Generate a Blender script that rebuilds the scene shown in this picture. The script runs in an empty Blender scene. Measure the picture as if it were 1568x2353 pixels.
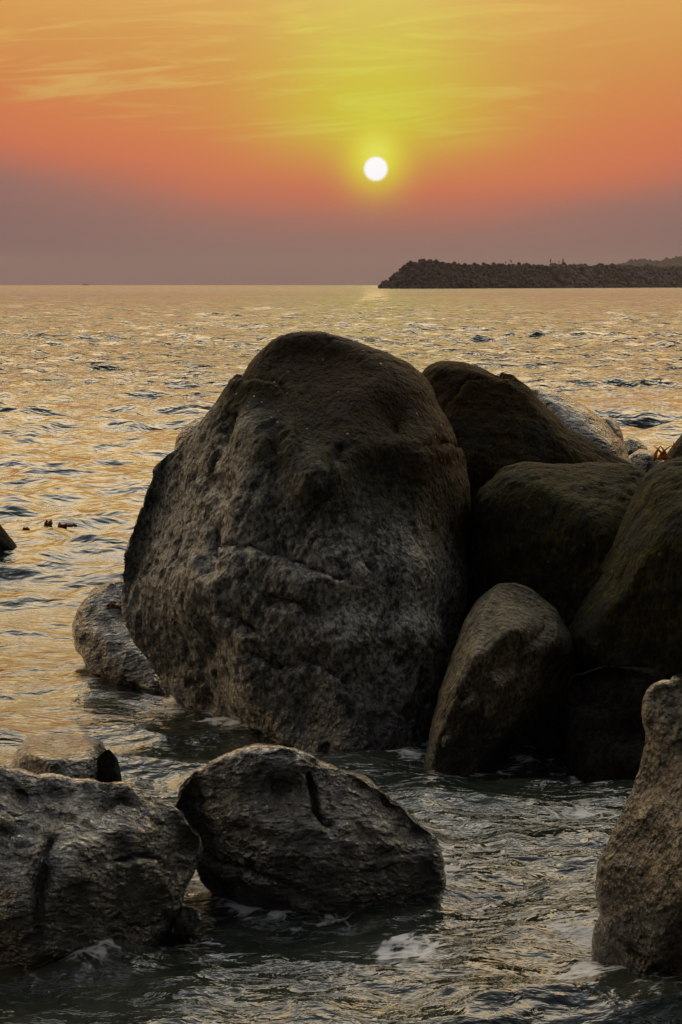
import bpy, bmesh, math, random
import numpy as np
from mathutils import Vector, Matrix

# ------------------------------------------------------------------ camera
W, H = 1568.0, 2353.0            # reference pixel frame used for measuring the photograph
VFOV = math.radians(28.0)
FPX = (H / 2) / math.tan(VFOV / 2)
CAM_H = 1.5
PITCH = math.atan((H / 2 - 652.0) / FPX)
scene = bpy.context.scene
COL = scene.collection
cam_d = bpy.data.cameras.new('camera')
cam_d.sensor_fit = 'VERTICAL'
cam_d.angle = VFOV
cam_d.clip_start = 0.1
cam_d.clip_end = 20000
cam = bpy.data.objects.new('camera', cam_d)
cam.location = (0, 0, CAM_H)
cam.rotation_euler = (math.pi / 2 - PITCH, 0, 0)
COL.objects.link(cam)
scene.camera = cam
CP, SP = math.cos(PITCH), math.sin(PITCH)


def ray(px, py):
    """unit-forward ray through a photo pixel (arrays ok)"""
    cx = (np.asarray(px, float) - W / 2) / FPX
    cy = -(np.asarray(py, float) - H / 2) / FPX
    return np.stack([cx, CP + SP * cy, -SP + CP * cy], -1)


def at(px, py, D):
    r = ray(px, py)
    return np.array([0, 0, CAM_H]) + r * (D / r[..., 1:2])


def on_water(px, py):
    r = ray(px, py)
    return np.array([0, 0, CAM_H]) + r * (-CAM_H / r[..., 2:3])


_s = ray(864, 388)
SUN_AZ = float(math.atan2(_s[0], _s[1]))
SUN_EL = float(math.atan2(_s[2], math.hypot(_s[0], _s[1])))


# ------------------------------------------------------------------ node helper
class NT:
    def __init__(self, tree):
        self.t = tree
        self.n = tree.nodes
        self.l = tree.links

    def add(self, typ, **kw):
        nd = self.n.new(typ)
        for k, v in kw.items():
            setattr(nd, k, v)
        return nd

    def put(self, sock, v):
        if v is None:
            return
        if isinstance(v, bpy.types.NodeSocket):
            self.l.new(v, sock)
        else:
            sock.default_value = v

    def m(self, op, a, b=None, c=None, clamp=False):
        nd = self.add('ShaderNodeMath', operation=op, use_clamp=clamp)
        for i, v in enumerate((a, b, c)):
            self.put(nd.inputs[i], v)
        return nd.outputs[0]

    def smooth(self, v, lo, hi, a=0.0, b=1.0):
        nd = self.add('ShaderNodeMapRange', interpolation_type='SMOOTHSTEP')
        for i, x in enumerate((v, lo, hi, a, b)):
            self.put(nd.inputs[i], x)
        return nd.outputs[0]

    def lin(self, v, lo, hi, a=0.0, b=1.0):
        nd = self.add('ShaderNodeMapRange')
        for i, x in enumerate((v, lo, hi, a, b)):
            self.put(nd.inputs[i], x)
        return nd.outputs[0]

    def mix(self, f, a, b, mode='MIX'):
        nd = self.add('ShaderNodeMix', data_type='RGBA', blend_type=mode)
        self.put(nd.inputs[0], f)
        self.put(nd.inputs[6], a)
        self.put(nd.inputs[7], b)
        return nd.outputs[2]

    def noise(self, vec, scale, detail=4.0, rough=0.55, dist=0.0):
        nd = self.add('ShaderNodeTexNoise')
        self.put(nd.inputs['Vector'], vec)
        nd.inputs['Scale'].default_value = scale
        nd.inputs['Detail'].default_value = detail
        nd.inputs['Roughness'].default_value = rough
        nd.inputs['Distortion'].default_value = dist
        return nd.outputs[0]

    def voro(self, vec, scale, feature='F1', rand=1.0):
        nd = self.add('ShaderNodeTexVoronoi', feature=feature)
        self.put(nd.inputs['Vector'], vec)
        nd.inputs['Scale'].default_value = scale
        nd.inputs['Randomness'].default_value = rand
        return nd.outputs[0]

    def mapping(self, vec, scale=(1, 1, 1), rot=(0, 0, 0), loc=(0, 0, 0)):
        nd = self.add('ShaderNodeMapping')
        self.put(nd.inputs[0], vec)
        nd.inputs[1].default_value = loc
        nd.inputs[2].default_value = rot
        nd.inputs[3].default_value = scale
        return nd.outputs[0]

    def sep(self, vec):
        nd = self.add('ShaderNodeSeparateXYZ')
        self.put(nd.inputs[0], vec)
        return nd.outputs

    def comb(self, x, y, z):
        nd = self.add('ShaderNodeCombineXYZ')
        for i, v in enumerate((x, y, z)):
            self.put(nd.inputs[i], v)
        return nd.outputs[0]

    def bump(self, h, strength, dist, normal=None):
        nd = self.add('ShaderNodeBump')
        self.put(nd.inputs['Strength'], strength)
        nd.inputs['Distance'].default_value = dist
        self.put(nd.inputs['Height'], h)
        self.put(nd.inputs['Normal'], normal)
        return nd.outputs[0]


def lin1(c):
    c = c / 255.0
    return c / 12.92 if c <= 0.04045 else ((c + 0.055) / 1.055) ** 2.4


def srgb(r, g, b, k=1.0):
    return (lin1(r) * k, lin1(g) * k, lin1(b) * k, 1.0)


# ------------------------------------------------------------------ world: hazy sunset sky
SKY_STRENGTH = 0.1
world = bpy.data.worlds.new('World')
scene.world = world
world.use_nodes = True
wt = NT(world.node_tree)
wt.n.clear()
wout = wt.add('ShaderNodeOutputWorld')
bg = wt.add('ShaderNodeBackground')
bg.inputs[1].default_value = SKY_STRENGTH
wt.l.new(bg.outputs[0], wout.inputs[0])
tc = wt.add('ShaderNodeTexCoord')
dx, dy, dz = wt.sep(tc.outputs['Generated'])
az = wt.m('ARCTAN2', dx, dy)
el = wt.m('ARCSINE', dz)
daz = wt.m('SUBTRACT', az, SUN_AZ)
daz2 = wt.m('MULTIPLY', daz, daz)
shift = wt.m('MINIMUM', wt.m('MULTIPLY', daz2, 0.72), 0.05)
cl_vec = wt.comb(wt.m('MULTIPLY', az, 10.0), wt.m('MULTIPLY', wt.m('ADD', el, wt.m('MULTIPLY', az, -0.06)), 95.0), 0.0)
cl1 = wt.noise(cl_vec, 1.0, 9.0, 0.64, 1.1)
cl_big = wt.noise(wt.mapping(cl_vec, (0.5, 0.35, 1), loc=(3.1, 1.7, 0)), 1.0, 3.0, 0.5)
el_w = wt.m('ADD', wt.m('SUBTRACT', el, shift), wt.m('MULTIPLY', wt.m('SUBTRACT', cl_big, 0.5), 0.020))
ramp = wt.add('ShaderNodeValToRGB')
stops = [(0.000, (128, 97, 100)), (0.012, (138, 101, 101)), (0.022, (150, 105, 100)), (0.030, (170, 106, 94)),
         (0.038, (194, 107, 84)), (0.048, (209, 112, 76)), (0.062, (211, 119, 73)), (0.080, (209, 132, 72)),
         (0.100, (206, 145, 74)), (0.139, (204, 156, 86)), (0.20, (222, 171, 82)), (0.34, (226, 190, 132)),
         (0.70, (198, 192, 178)), (1.00, (150, 154, 160))]
els = ramp.color_ramp.elements
while len(els) < len(stops):
    els.new(0.5)
for e, (p, c) in zip(els, stops):
    e.position = p
for e, (p, c) in zip(els, stops):
    e.color = srgb(*c)
wt.l.new(el_w, ramp.inputs[0])
sky = ramp.outputs[0]
# the sky behind the viewer: cool dusk
back = wt.smooth(dy, 0.55, -0.5)
dusk = wt.mix(wt.smooth(el, 0.0, 0.6), srgb(106, 102, 108), srgb(128, 132, 138))
sky = wt.mix(back, sky, dusk)
# yellow column of light over the sun
g_az = wt.m('EXPONENT', wt.m('MULTIPLY', daz2, -1.0 / 0.052 ** 2))
up = wt.smooth(el, SUN_EL - 0.012, SUN_EL + 0.03)
fade = wt.lin(el, SUN_EL, 0.30, 1.0, 0.0)
fade = wt.m('MAXIMUM', fade, 0.0)
plume = wt.m('MULTIPLY', wt.m('MULTIPLY', g_az, up), fade)
plume_c = wt.mix(wt.smooth(el, 0.07, 0.15), srgb(202, 206, 30), srgb(202, 194, 92))
sky = wt.mix(plume, sky, plume_c)
# halo close round the sun
de = wt.m('SUBTRACT', el, SUN_EL + 0.003)
r2 = wt.m('ADD', daz2, wt.m('MULTIPLY', de, de))
halo = wt.m('EXPONENT', wt.m('MULTIPLY', r2, -1.0 / 0.0140 ** 2))
sky = wt.mix(halo, sky, srgb(226, 228, 6))
de2 = wt.m('SUBTRACT', el, SUN_EL + 0.008)
r22 = wt.m('ADD', daz2, wt.m('MULTIPLY', de2, de2))
glow = wt.m('EXPONENT', wt.m('MULTIPLY', r22, -1.0 / 0.0085 ** 2))
sky = wt.mix(wt.m('MULTIPLY', glow, 0.55), sky, srgb(238, 242, 110))
# high sky out of view raised to light water and rocks, back dimmed
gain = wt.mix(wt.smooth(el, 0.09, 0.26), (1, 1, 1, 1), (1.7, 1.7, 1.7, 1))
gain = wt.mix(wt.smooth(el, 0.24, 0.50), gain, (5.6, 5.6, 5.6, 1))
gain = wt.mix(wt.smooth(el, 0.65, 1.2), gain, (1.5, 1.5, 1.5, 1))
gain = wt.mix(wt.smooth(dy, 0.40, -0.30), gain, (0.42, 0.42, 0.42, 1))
# thin streaks of cirrus
cmask = wt.smooth(cl1, 0.46, 0.68)
band = wt.m('MULTIPLY', wt.smooth(el_w, 0.058, 0.078), wt.smooth(el, 0.32, 0.12))
patch = wt.smooth(wt.noise(wt.mapping(cl_vec, (0.33, 0.22, 1), loc=(7.7, 4.4, 0)), 1.0, 2.0, 0.5), 0.40, 0.57)
cfac = wt.m('MULTIPLY', wt.m('MULTIPLY', wt.m('MULTIPLY', cmask, band), patch), wt.m('SUBTRACT', 0.85, wt.m('MULTIPLY', g_az, 0.35)))
ccol = wt.mix(g_az, srgb(214, 172, 92), srgb(212, 218, 84))
sky = wt.mix(cfac, sky, ccol)
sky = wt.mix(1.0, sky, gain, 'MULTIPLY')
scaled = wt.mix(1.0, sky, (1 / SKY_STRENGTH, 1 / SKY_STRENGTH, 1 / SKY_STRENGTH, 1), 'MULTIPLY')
nish = wt.add('ShaderNodeTexSky', sky_type='NISHITA')
nish.sun_disc = False
nish.sun_elevation = SUN_EL
nish.sun_rotation = SUN_AZ
nish.dust_density = 6.0
allsky = wt.mix(0.035, scaled, nish.outputs[0])
# the sun's face
sdir = Vector((math.sin(SUN_AZ) * math.cos(SUN_EL), math.cos(SUN_AZ) * math.cos(SUN_EL), math.sin(SUN_EL)))
dot = wt.add('ShaderNodeVectorMath', operation='DISTANCE')
wt.l.new(tc.outputs['Generated'], dot.inputs[0])
dot.inputs[1].default_value = sdir
disc = wt.smooth(dot.outputs['Value'], 0.0066, 0.0046)
allsky = wt.mix(disc, allsky, (11.5, 11.3, 11.5, 1))
wt.l.new(allsky, bg.inputs[0])

sun_d = bpy.data.lights.new('sun', 'SUN')
sun_d.energy = 0.0008
sun_d.angle = math.radians(0.65)
sun_d.color = (1.0, 0.62, 0.22)
sun = bpy.data.objects.new('sun', sun_d)
sun.rotation_euler = (-sdir).to_track_quat('-Z', 'Y').to_euler()
COL.objects.link(sun)

scene.view_settings.view_transform = 'Standard'
scene.view_settings.look = 'None'
scene.view_settings.exposure = 0.0
scene.view_settings.gamma = 1.0
scene.view_settings.use_curve_mapping = False
scene.cycles.max_bounces = 6
scene.cycles.volume_bounces = 1
scene.cycles.sample_clamp_indirect = 4.0
scene.cycles.sample_clamp_direct = 8.0
scene.cycles.use_denoising = True

# ------------------------------------------------------------------ numpy noise
_rng = np.random.RandomState(5)
_perm = np.concatenate([_rng.permutation(256)] * 3)
_gr = _rng.normal(size=(256, 3))
_gr /= np.linalg.norm(_gr, axis=1)[:, None]


def pnoise(p, seed=0):
    p = np.asarray(p, float) + seed * 17.31
    i = np.floor(p).astype(np.int64)
    f = p - i
    u = f * f * f * (f * (f * 6 - 15) + 10)
    i &= 255
    out = 0.0
    for a in (0, 1):
        wa = u[:, 0] if a else 1 - u[:, 0]
        ha = _perm[i[:, 0] + a]
        for b in (0, 1):
            wb = wa * (u[:, 1] if b else 1 - u[:, 1])
            hb = _perm[ha + i[:, 1] + b]
            for c in (0, 1):
                w = wb * (u[:, 2] if c else 1 - u[:, 2])
                g = _gr[_perm[hb + i[:, 2] + c]]
                out = out + w * (g[:, 0] * (f[:, 0] - a) + g[:, 1] * (f[:, 1] - b) + g[:, 2] * (f[:, 2] - c))
    return out * 1.5


def fbm(p, octv=4, gain=0.5, seed=0, ridged=False):
    s, a, t = 0.0, 1.0, 0.0
    for o in range(octv):
        n = pnoise(p * 2.03 ** o, seed + o * 3)
        if ridged:
            n = 1 - 2 * np.abs(n) * 1.4
        s = s + a * n
        t += a
        a *= gain
    return s / t


# ------------------------------------------------------------------ mesh helpers
def mesh_np(name, V, F, smooth=True):
    me = bpy.data.meshes.new(name)
    F = np.asarray(F, np.int32)
    n, k = F.shape
    me.vertices.add(len(V))
    me.vertices.foreach_set('co', np.asarray(V, np.float32).ravel())
    me.loops.add(n * k)
    me.loops.foreach_set('vertex_index', F.ravel())
    me.polygons.add(n)
    me.polygons.foreach_set('loop_start', np.arange(0, n * k, k, dtype=np.int32))
    me.polygons.foreach_set('loop_total', np.full(n, k, np.int32))
    me.update(calc_edges=True)
    me.polygons.foreach_set('use_smooth', np.full(n, smooth, bool))
    return me


def link(name, me, mat=None, parent=None, label=None, cat=None, group=None, kind=None):
    o = bpy.data.objects.new(name, me)
    COL.objects.link(o)
    if mat and me is not None:
        me.materials.append(mat)
    if parent:
        o.parent = parent
    for k, v in (('label', label), ('category', cat), ('group', group), ('kind', kind)):
        if v:
            o[k] = v
    return o


def bm_obj(name, bm, mat=None, smooth=False, **kw):
    me = bpy.data.meshes.new(name)
    bm.to_mesh(me)
    bm.free()
    if smooth:
        me.polygons.foreach_set('use_smooth', np.ones(len(me.polygons), bool))
    return link(name, me, mat, **kw)


_ico = {}


def ico(sub):
    if sub not in _ico:
        bm = bmesh.new()
        bmesh.ops.create_icosphere(bm, subdivisions=sub, radius=1.0)
        V = np.array([v.co[:] for v in bm.verts])
        V /= np.linalg.norm(V, axis=1)[:, None]
        F = np.array([[v.index for v in f.verts] for f in bm.faces], np.int32)
        bm.free()
        _ico[sub] = (V, F)
    return _ico[sub]


def vnormals(V, F):
    a, b, c = V[F[:, 0]], V[F[:, 1]], V[F[:, 2]]
    fn = np.cross(b - a, c - a)
    N = np.zeros_like(V)
    for k in range(3):
        for d in range(3):
            N[:, d] += np.bincount(F[:, k], fn[:, d], len(V))
    return N / (np.linalg.norm(N, axis=1)[:, None] + 1e-12)


# ------------------------------------------------------------------ materials
def simple_mat(name, col, rough=0.8, spec=0.3, var=0.25, scale=8.0, bump=0.0):
    m = bpy.data.materials.new(name)
    m.use_nodes = True
    t = NT(m.node_tree)
    bs = t.n['Principled BSDF']
    geo = t.add('ShaderNodeNewGeometry')
    n = t.noise(geo.outputs['Position'], scale, 4.0)
    dark = tuple(c * (1 - var) for c in col[:3]) + (1,)
    lite = tuple(min(1, c * (1 + var)) for c in col[:3]) + (1,)
    t.put(bs.inputs['Base Color'], t.mix(t.smooth(n, 0.3, 0.7), dark, lite))
    bs.inputs['Roughness'].default_value = rough
    bs.inputs['Specular IOR Level'].default_value = spec
    if bump:
        t.put(bs.inputs['Normal'], t.bump(n, 0.6, bump))
    return m


def rock_mat(name, pale, dark, algae=0.5, algae_z=0.6, rust=0.0, rust_z=1.0, spots=0.0, wet_z=0.12, wet_all=0.0,
             grain=1.0, stretch=(1, 1, 0.45), rot=(0, 0.45, 0), moss=(0.040, 0.043, 0.014), dry_rough=0.62, off=0.0, lean=0.0, gloss=0.0, spec=0.5, mottle=0.0):
    m = bpy.data.materials.new(name)
    m.use_nodes = True
    t = NT(m.node_tree)
    bs = t.n['Principled BSDF']
    geo = t.add('ShaderNodeNewGeometry')
    P = t.mapping(geo.outputs['Position'], loc=(off, off * 0.7, 0))
    z = t.sep(geo.outputs['Position'])[2]
    S = t.mapping(P, stretch, rot)
    big = t.noise(P, 2.6, 5.0, 0.6)
    mid = t.noise(S, 16.0, 6.0, 0.65)
    fine = t.noise(S, 70.0, 5.0, 0.7)
    cell = t.voro(S, 85.0)
    cell2 = t.voro(P, 38.0)
    # granite: pale and dark minerals, plus crest light and pit shade in the colour
    f = t.m('ADD', t.m('MULTIPLY', mid, 0.32), t.m('MULTIPLY', fine, 0.68))
    col = t.mix(t.smooth(f, 0.42, 0.58), dark, pale)
    col = t.mix(t.smooth(big, 0.35, 0.7, 0.0, 0.30), col, dark)
    pits = t.smooth(t.noise(S, 30.0, 3.0, 0.6, 0.3), 0.56, 0.66)
    col = t.mix(t.m('MULTIPLY', pits, 0.65 * grain), col, (0.012, 0.011, 0.009, 1))
    if mottle:
        mo = t.smooth(t.noise(S, 9.0, 6.0, 0.68, 0.4), 0.44, 0.56)
        col = t.mix(t.m('MULTIPLY', mo, mottle), col, (0.012, 0.012, 0.009, 1))
    # algae film: high ground and patches
    zl = t.m('ADD', z, t.m('MULTIPLY', t.sep(geo.outputs['Position'])[0], lean))
    zz = t.m('ADD', zl, t.m('MULTIPLY', t.m('SUBTRACT', big, 0.5), 0.55))
    zz = t.m('ADD', zz, t.m('MULTIPLY', t.m('SUBTRACT', mid, 0.5), 0.25))
    al = t.m('MULTIPLY', t.smooth(zz, algae_z - 0.25, algae_z + 0.2), algae)
    mossc = t.mix(t.smooth(fine, 0.4, 0.72), moss + (1,), (moss[0] * 2.6, moss[1] * 2.4, moss[2] * 1.5, 1))
    mossc = t.mix(t.smooth(t.noise(P, 7.0, 5.0, 0.65), 0.45, 0.62), mossc, (0.018, 0.019, 0.014, 1))
    mossc = t.mix(t.m('MULTIPLY', t.smooth(t.noise(P, 11.0, 6.0, 0.7), 0.56, 0.66), 0.7), mossc, (moss[0] * 3.4, moss[1] * 3.2, moss[2] * 2.2, 1))
    mossc = t.mix(t.m('MULTIPLY', t.smooth(t.noise(S, 45.0, 3.0, 0.6), 0.56, 0.66), 0.6), mossc, (0.008, 0.008, 0.006, 1))
    col = t.mix(al, col, mossc)
    if rust:
        rz = t.m('MULTIPLY', t.smooth(zz, rust_z - 0.12, rust_z + 0.12), rust)
        col = t.mix(rz, col, t.mix(t.smooth(fine, 0.35, 0.7), (0.024, 0.012, 0.004, 1), (0.060, 0.030, 0.008, 1)))
    if spots:
        vd = t.voro(P, 26.0)
        pick = t.smooth(t.noise(P, 3.4, 3.0, 0.6), 0.50, 0.66)
        sp = t.m('MULTIPLY', t.smooth(t.m('ADD', vd, t.m('MULTIPLY', fine, 0.35)), 0.30, 0.22), pick)
        sp = t.m('MULTIPLY', sp, t.smooth(z, 0.65, 0.95))
        col = t.mix(t.m('MULTIPLY', sp, spots), col, (0.55, 0.52, 0.45, 1))
        vd2 = t.voro(P, 15.0)
        sp2 = t.m('MULTIPLY', t.smooth(vd2, 0.14, 0.08), t.smooth(mid, 0.5, 0.6))
        col = t.mix(t.m('MULTIPLY', sp2, 0.6 * spots), col, (0.30, 0.27, 0.10, 1))
    # wet, weedy tide zone
    wn = t.m('ADD', z, t.m('MULTIPLY', t.m('SUBTRACT', mid, 0.5), -0.12))
    wet = t.m('MAXIMUM', t.smooth(wn, wet_z + 0.07, wet_z - 0.05), wet_all)
    col = t.mix(t.m('MULTIPLY', wet, 0.72), col, t.mix(t.smooth(mid, 0.4, 0.65), (0.010, 0.011, 0.007, 1), (0.045, 0.040, 0.014, 1)))
    t.put(bs.inputs['Base Color'], col)
    rough = t.mix(t.m('MAXIMUM', wet, gloss), (dry_rough,) * 3 + (1,), (0.20, 0.20, 0.20, 1))
    rough = t.mix(t.m('MULTIPLY', al, 0.8), rough, (0.85, 0.85, 0.85, 1))
    rr = t.m('ADD', rough, t.m('MULTIPLY', t.m('SUBTRACT', fine, 0.5), 0.25))
    t.put(bs.inputs['Roughness'], rr)
    t.put(bs.inputs['Specular IOR Level'], t.m('MULTIPLY', t.m('SUBTRACT', 1.0, t.m('MULTIPLY', al, 0.75)), spec))
    t.put(bs.inputs['Coat Weight'], t.m('MULTIPLY', t.m('MULTIPLY', t.m('MAXIMUM', wet, gloss), t.m('SUBTRACT', 1.0, al)), t.smooth(mid, 0.35, 0.5, 0.6, 1.0)))
    bs.inputs['Coat Roughness'].default_value = 0.07
    bs.inputs['Coat IOR'].default_value = 1.65
    b1 = t.bump(mid, 0.9 * grain, 0.06)
    b2 = t.bump(t.m('ADD', t.m('MULTIPLY', fine, 0.6), t.m('MULTIPLY', cell, 0.5)), 0.7 * grain, 0.016, b1)
    b3 = t.bump(t.m('SUBTRACT', cell2, t.m('MULTIPLY', pits, 0.8)), 0.35 * grain, 0.012, b2)
    t.put(bs.inputs['Normal'], b3)
    t.put(bs.inputs['Coat Normal'], b2)
    return m


# ------------------------------------------------------------------ boulders
ROCK_PTS = []          # rock vertices, for finding where the sea meets the stone


def seg_dist(px, py, line):
    best = np.full(px.shape, 1e9)
    side = np.zeros(px.shape)
    for (x0, y0), (x1, y1) in zip(line[:-1], line[1:]):
        vx, vy = x1 - x0, y1 - y0
        L = vx * vx + vy * vy
        t = np.clip(((px - x0) * vx + (py - y0) * vy) / L, 0, 1)
        ex, ey = px - x0 - t * vx, py - y0 - t * vy
        d = np.hypot(ex, ey)
        s = np.sign(vx * ey - vy * ex)
        up = d < best
        best = np.where(up, d, best)
        side = np.where(up, s, side)
    return best, side


def boulder(label, outline, c, D, ctrl, back, mat, sub=6, seed=1, big=0.05, mid=0.018, fine=0.005,
            axis=(-0.45, 0.1, -0.9), grooves=(), ledges=(), bumps=(), prof=2.6, name='boulder', cat='boulder',
            group='boulders on the shore', smooth_deg=2.0, rid=0.45, calm=None, wobk=1.0, facets=None, chips=4, cut=0.86, jag=0.010):
    V, F = ico(sub)
    phi = np.arctan2(V[:, 2], V[:, 0])
    s = np.clip(np.hypot(V[:, 0], V[:, 2]), 0, 1)
    # outline radius by angle (photo pixels, y down)
    pts = np.array(outline, float)
    th = np.linspace(-math.pi, math.pi, 1440, endpoint=False)
    R = np.zeros(1440)
    dxy = np.stack([np.cos(th), -np.sin(th)], -1)
    A = pts - np.array(c)
    B = np.roll(A, -1, 0)
    for a, b in zip(A, B):
        e = b - a
        den = dxy[:, 0] * e[1] - dxy[:, 1] * e[0]
        den = np.where(np.abs(den) < 1e-9, 1e-9, den)
        t = (a[0] * e[1] - a[1] * e[0]) / den
        u = (a[0] * dxy[:, 1] - a[1] * dxy[:, 0]) / den
        ok = (t > 0) & (u >= -1e-6) & (u <= 1 + 1e-6)
        R = np.where(ok, np.maximum(R, t), R)
    k = int(smooth_deg * 4 * 3)
    w = np.exp(-0.5 * (np.arange(-k, k + 1) / (smooth_deg * 4)) ** 2)
    w /= w.sum()
    R = np.convolve(np.concatenate([R[-k:], R, R[:k]]), w, 'valid')
    cc = np.stack([np.cos(th), np.sin(th), np.full(1440, seed * 0.37)], -1)
    R = R * (1 + jag * (fbm(cc * 4.0, 4, 0.6, seed) * 2.0))
    Rv = np.interp(phi, np.append(th, math.pi), np.append(R, R[0]))
    qx = c[0] + Rv * s * np.cos(phi)
    qy = c[1] - Rv * s * np.sin(phi)
    # depth of the near side, smooth through control points
    C = np.array(ctrl, float)
    dd = lambda ax, ay, bx, by: np.sqrt((ax[:, None] - bx) ** 2 + (ay[:, None] - by) ** 2 + 30.0 ** 2)
    n = len(C)
    M = np.zeros((n + 1, n + 1))
    M[:n, :n] = dd(C[:, 0], C[:, 1], C[:, 0], C[:, 1])
    M[:n, n] = M[n, :n] = 1
    sol = np.linalg.solve(M, np.append(C[:, 2], 0))
    Fd = dd(qx, qy, C[:, 0], C[:, 1]) @ sol[:n] + sol[n]
    Fd = np.clip(Fd, 0.05, C[:, 2].max() * 1.25)
    pf = np.sqrt(np.clip(1 - s ** prof, 0, 1))
    front = V[:, 1] < 0
    depth = np.where(front, Fd * pf, -back * np.sqrt(np.clip(1 - s ** 2.2, 0, 1)))
    r = ray(qx, qy)
    P = np.array([0, 0, CAM_H]) + r * ((D - depth) / r[:, 1])[:, None]
    L = float(np.ptp(P[:, 0]))
    # broad planes where the stone has split: slice the near side back to a few flat faces
    rf = random.Random(seed * 7 + 1)
    planes = list(facets) if facets else []
    for _ in range(chips):
        nv_ = np.array([rf.uniform(-.75, .75), -0.75, rf.uniform(-.35, .75)])
        planes.append((tuple(nv_), cut + rf.uniform(-.05, .06)))
    fi = np.where(front & (P[:, 2] > -0.15))[0]
    for nv_, qn in planes:
        nv_ = np.array(nv_, float)
        nv_ /= np.linalg.norm(nv_)
        dv = P[fi] @ nv_ + 0.012 * L * pnoise(P[fi] * 3.0, seed + 71)
        e = dv - np.quantile(dv, qn)
        sw = 0.010
        e = np.where(e > 4 * sw, e, sw * np.log1p(np.exp(np.clip(e / sw, -30, 30))))
        P[fi, 1] += np.clip(e / -nv_[1], 0, 0.22 * L) * np.clip(pf[fi] * 2.0, 0, 1)
    N = vnormals(P, F)
    ax = np.array(axis, float)
    ax /= np.linalg.norm(ax)
    Q = P - 0.45 * (P @ ax)[:, None] * ax            # stretched along the bedding direction
    if calm:
        act = 1.25 - 1.0 * np.clip((P[:, 2] + calm[0] * P[:, 0] - calm[1]) / 0.5 + 0.5, 0, 1)
    else:
        act = 0.75 + 0.6 * pnoise(P * 2.2, seed + 61)
    h = big * fbm(P * (1.6 / max(L, 0.4)) + seed, 3, 0.5, seed)
    h0 = h
    h = 0
    h += mid * rid * fbm(Q * 5.5 + seed, 3, 0.55, seed + 11, ridged=True)
    h += mid * fbm(Q * 4.2 + seed, 4, 0.55, seed + 14)
    h += mid * 0.7 * fbm(Q * 11.0, 3, 0.55, seed + 5)
    h += fine * fbm(Q * 30.0, 3, 0.65, seed + 21)
    h -= fine * 1.6 * np.clip(fbm(Q * 18.0, 2, 0.6, seed + 25) - 0.12, 0, 0.4) / 0.4
    h = h0 + h * act
    wob = 30 * wobk * pnoise(P * 5, seed + 31) + 9 * pnoise(P * 30, seed + 33)
    wob2 = 30 * wobk * pnoise(P * 5, seed + 41) + 9 * pnoise(P * 30, seed + 43)
    gm = np.clip(0.55 + 1.1 * pnoise(P * 4.5, seed + 51), 0.05, 1.3)
    for line, width, dep in grooves:
        d, _ = seg_dist(qx + wob, qy + wob2, line)
        h -= np.where(front, gm * dep * np.exp(-(d / width) ** 2), 0)
    for line, width, dep in ledges:                 # sharp on one side, easing out on the other
        d, sd = seg_dist(qx + wob, qy + wob2, line)
        h += np.where(front, gm * dep * np.where(sd > 0, np.exp(-(d / width)) - 0.5 * np.exp(-(d / 10.0) ** 2), -0.5 * np.exp(-(d / 10.0) ** 2)), 0)
    for bx, by, rad, dep in bumps:
        h += np.where(front, dep * np.exp(-(((qx - bx) ** 2 + (qy - by) ** 2) / rad ** 2)), 0)
    P = P + N * h[:, None]
    base = P.mean(0)
    base[2] = 0.0
    ROCK_PTS.append(P[np.abs(P[:, 2]) < 0.05][:, :2])
    me = mesh_np(name, P - base, F)
    o = link(name, me, mat, label=label, cat=cat, group=group)
    o.location = base
    return o


M_main = rock_mat('granite_main', (0.45, 0.44, 0.39, 1), (0.055, 0.056, 0.050, 1), lean=0.55, dry_rough=0.5, algae=0.94, algae_z=0.76, rust=0.85,
                  rust_z=1.00, spots=1.0, wet_z=0.12, moss=(0.024, 0.022, 0.005), gloss=0.12, stretch=(1, 1, 0.65))
M_olive = rock_mat('granite_algae', (0.090, 0.082, 0.048, 1), (0.022, 0.021, 0.013, 1), algae=0.9, algae_z=0.15, spots=0.7, wet_z=0.05,
                   off=3.0, grain=0.9, moss=(0.026, 0.0235, 0.0065), dry_rough=0.7, spec=0.3)
M_rust = rock_mat('granite_rust_algae', (0.085, 0.066, 0.040, 1), (0.024, 0.019, 0.012, 1), algae=0.92, algae_z=0.15, rust=0.6, rust_z=1.0,
                  spots=0.5, wet_z=0.05, off=5.0, grain=0.9, moss=(0.026, 0.019, 0.005), dry_rough=0.7, spec=0.3)
M_tan = rock_mat('granite_tan', (0.36, 0.30, 0.17, 1), (0.06, 0.05, 0.03, 1), mottle=0.35, grain=1.4, algae=0.85, algae_z=0.90, lean=0.8, moss=(0.03, 0.028, 0.013), wet_z=0.1, off=8.0, stretch=(1, 1, 0.7))  # dark film weighted to the top and right side
M_fore = rock_mat('granite_wet', (0.15, 0.13, 0.085, 1), (0.014, 0.014, 0.009, 1), mottle=0.5, algae=0.1, algae_z=0.9, wet_z=0.23, wet_all=0.05, gloss=0.95,
                  stretch=(0.6, 1, 1), rot=(0, -0.25, 0), off=12.0, grain=1.2, dry_rough=0.42)  # high dark band: weed plus the shade of the front faces in colour
M_gloss = rock_mat('granite_glossy', (0.075, 0.066, 0.05, 1), (0.010, 0.010, 0.008, 1), mottle=0.4, algae=0.0, wet_z=0.22, wet_all=0.2, gloss=0.6,
                   stretch=(0.6, 1, 1), rot=(0, 0.5, 0), off=15.0, dry_rough=0.35)
M_right = rock_mat('granite_barnacled', (0.38, 0.31, 0.18, 1), (0.022, 0.021, 0.014, 1), mottle=0.9, algae=0.5, algae_z=0.75, wet_z=0.16, off=19.0,
                   grain=1.3, stretch=(1, 1, 0.8), moss=(0.022, 0.020, 0.008), gloss=0.55)
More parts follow.
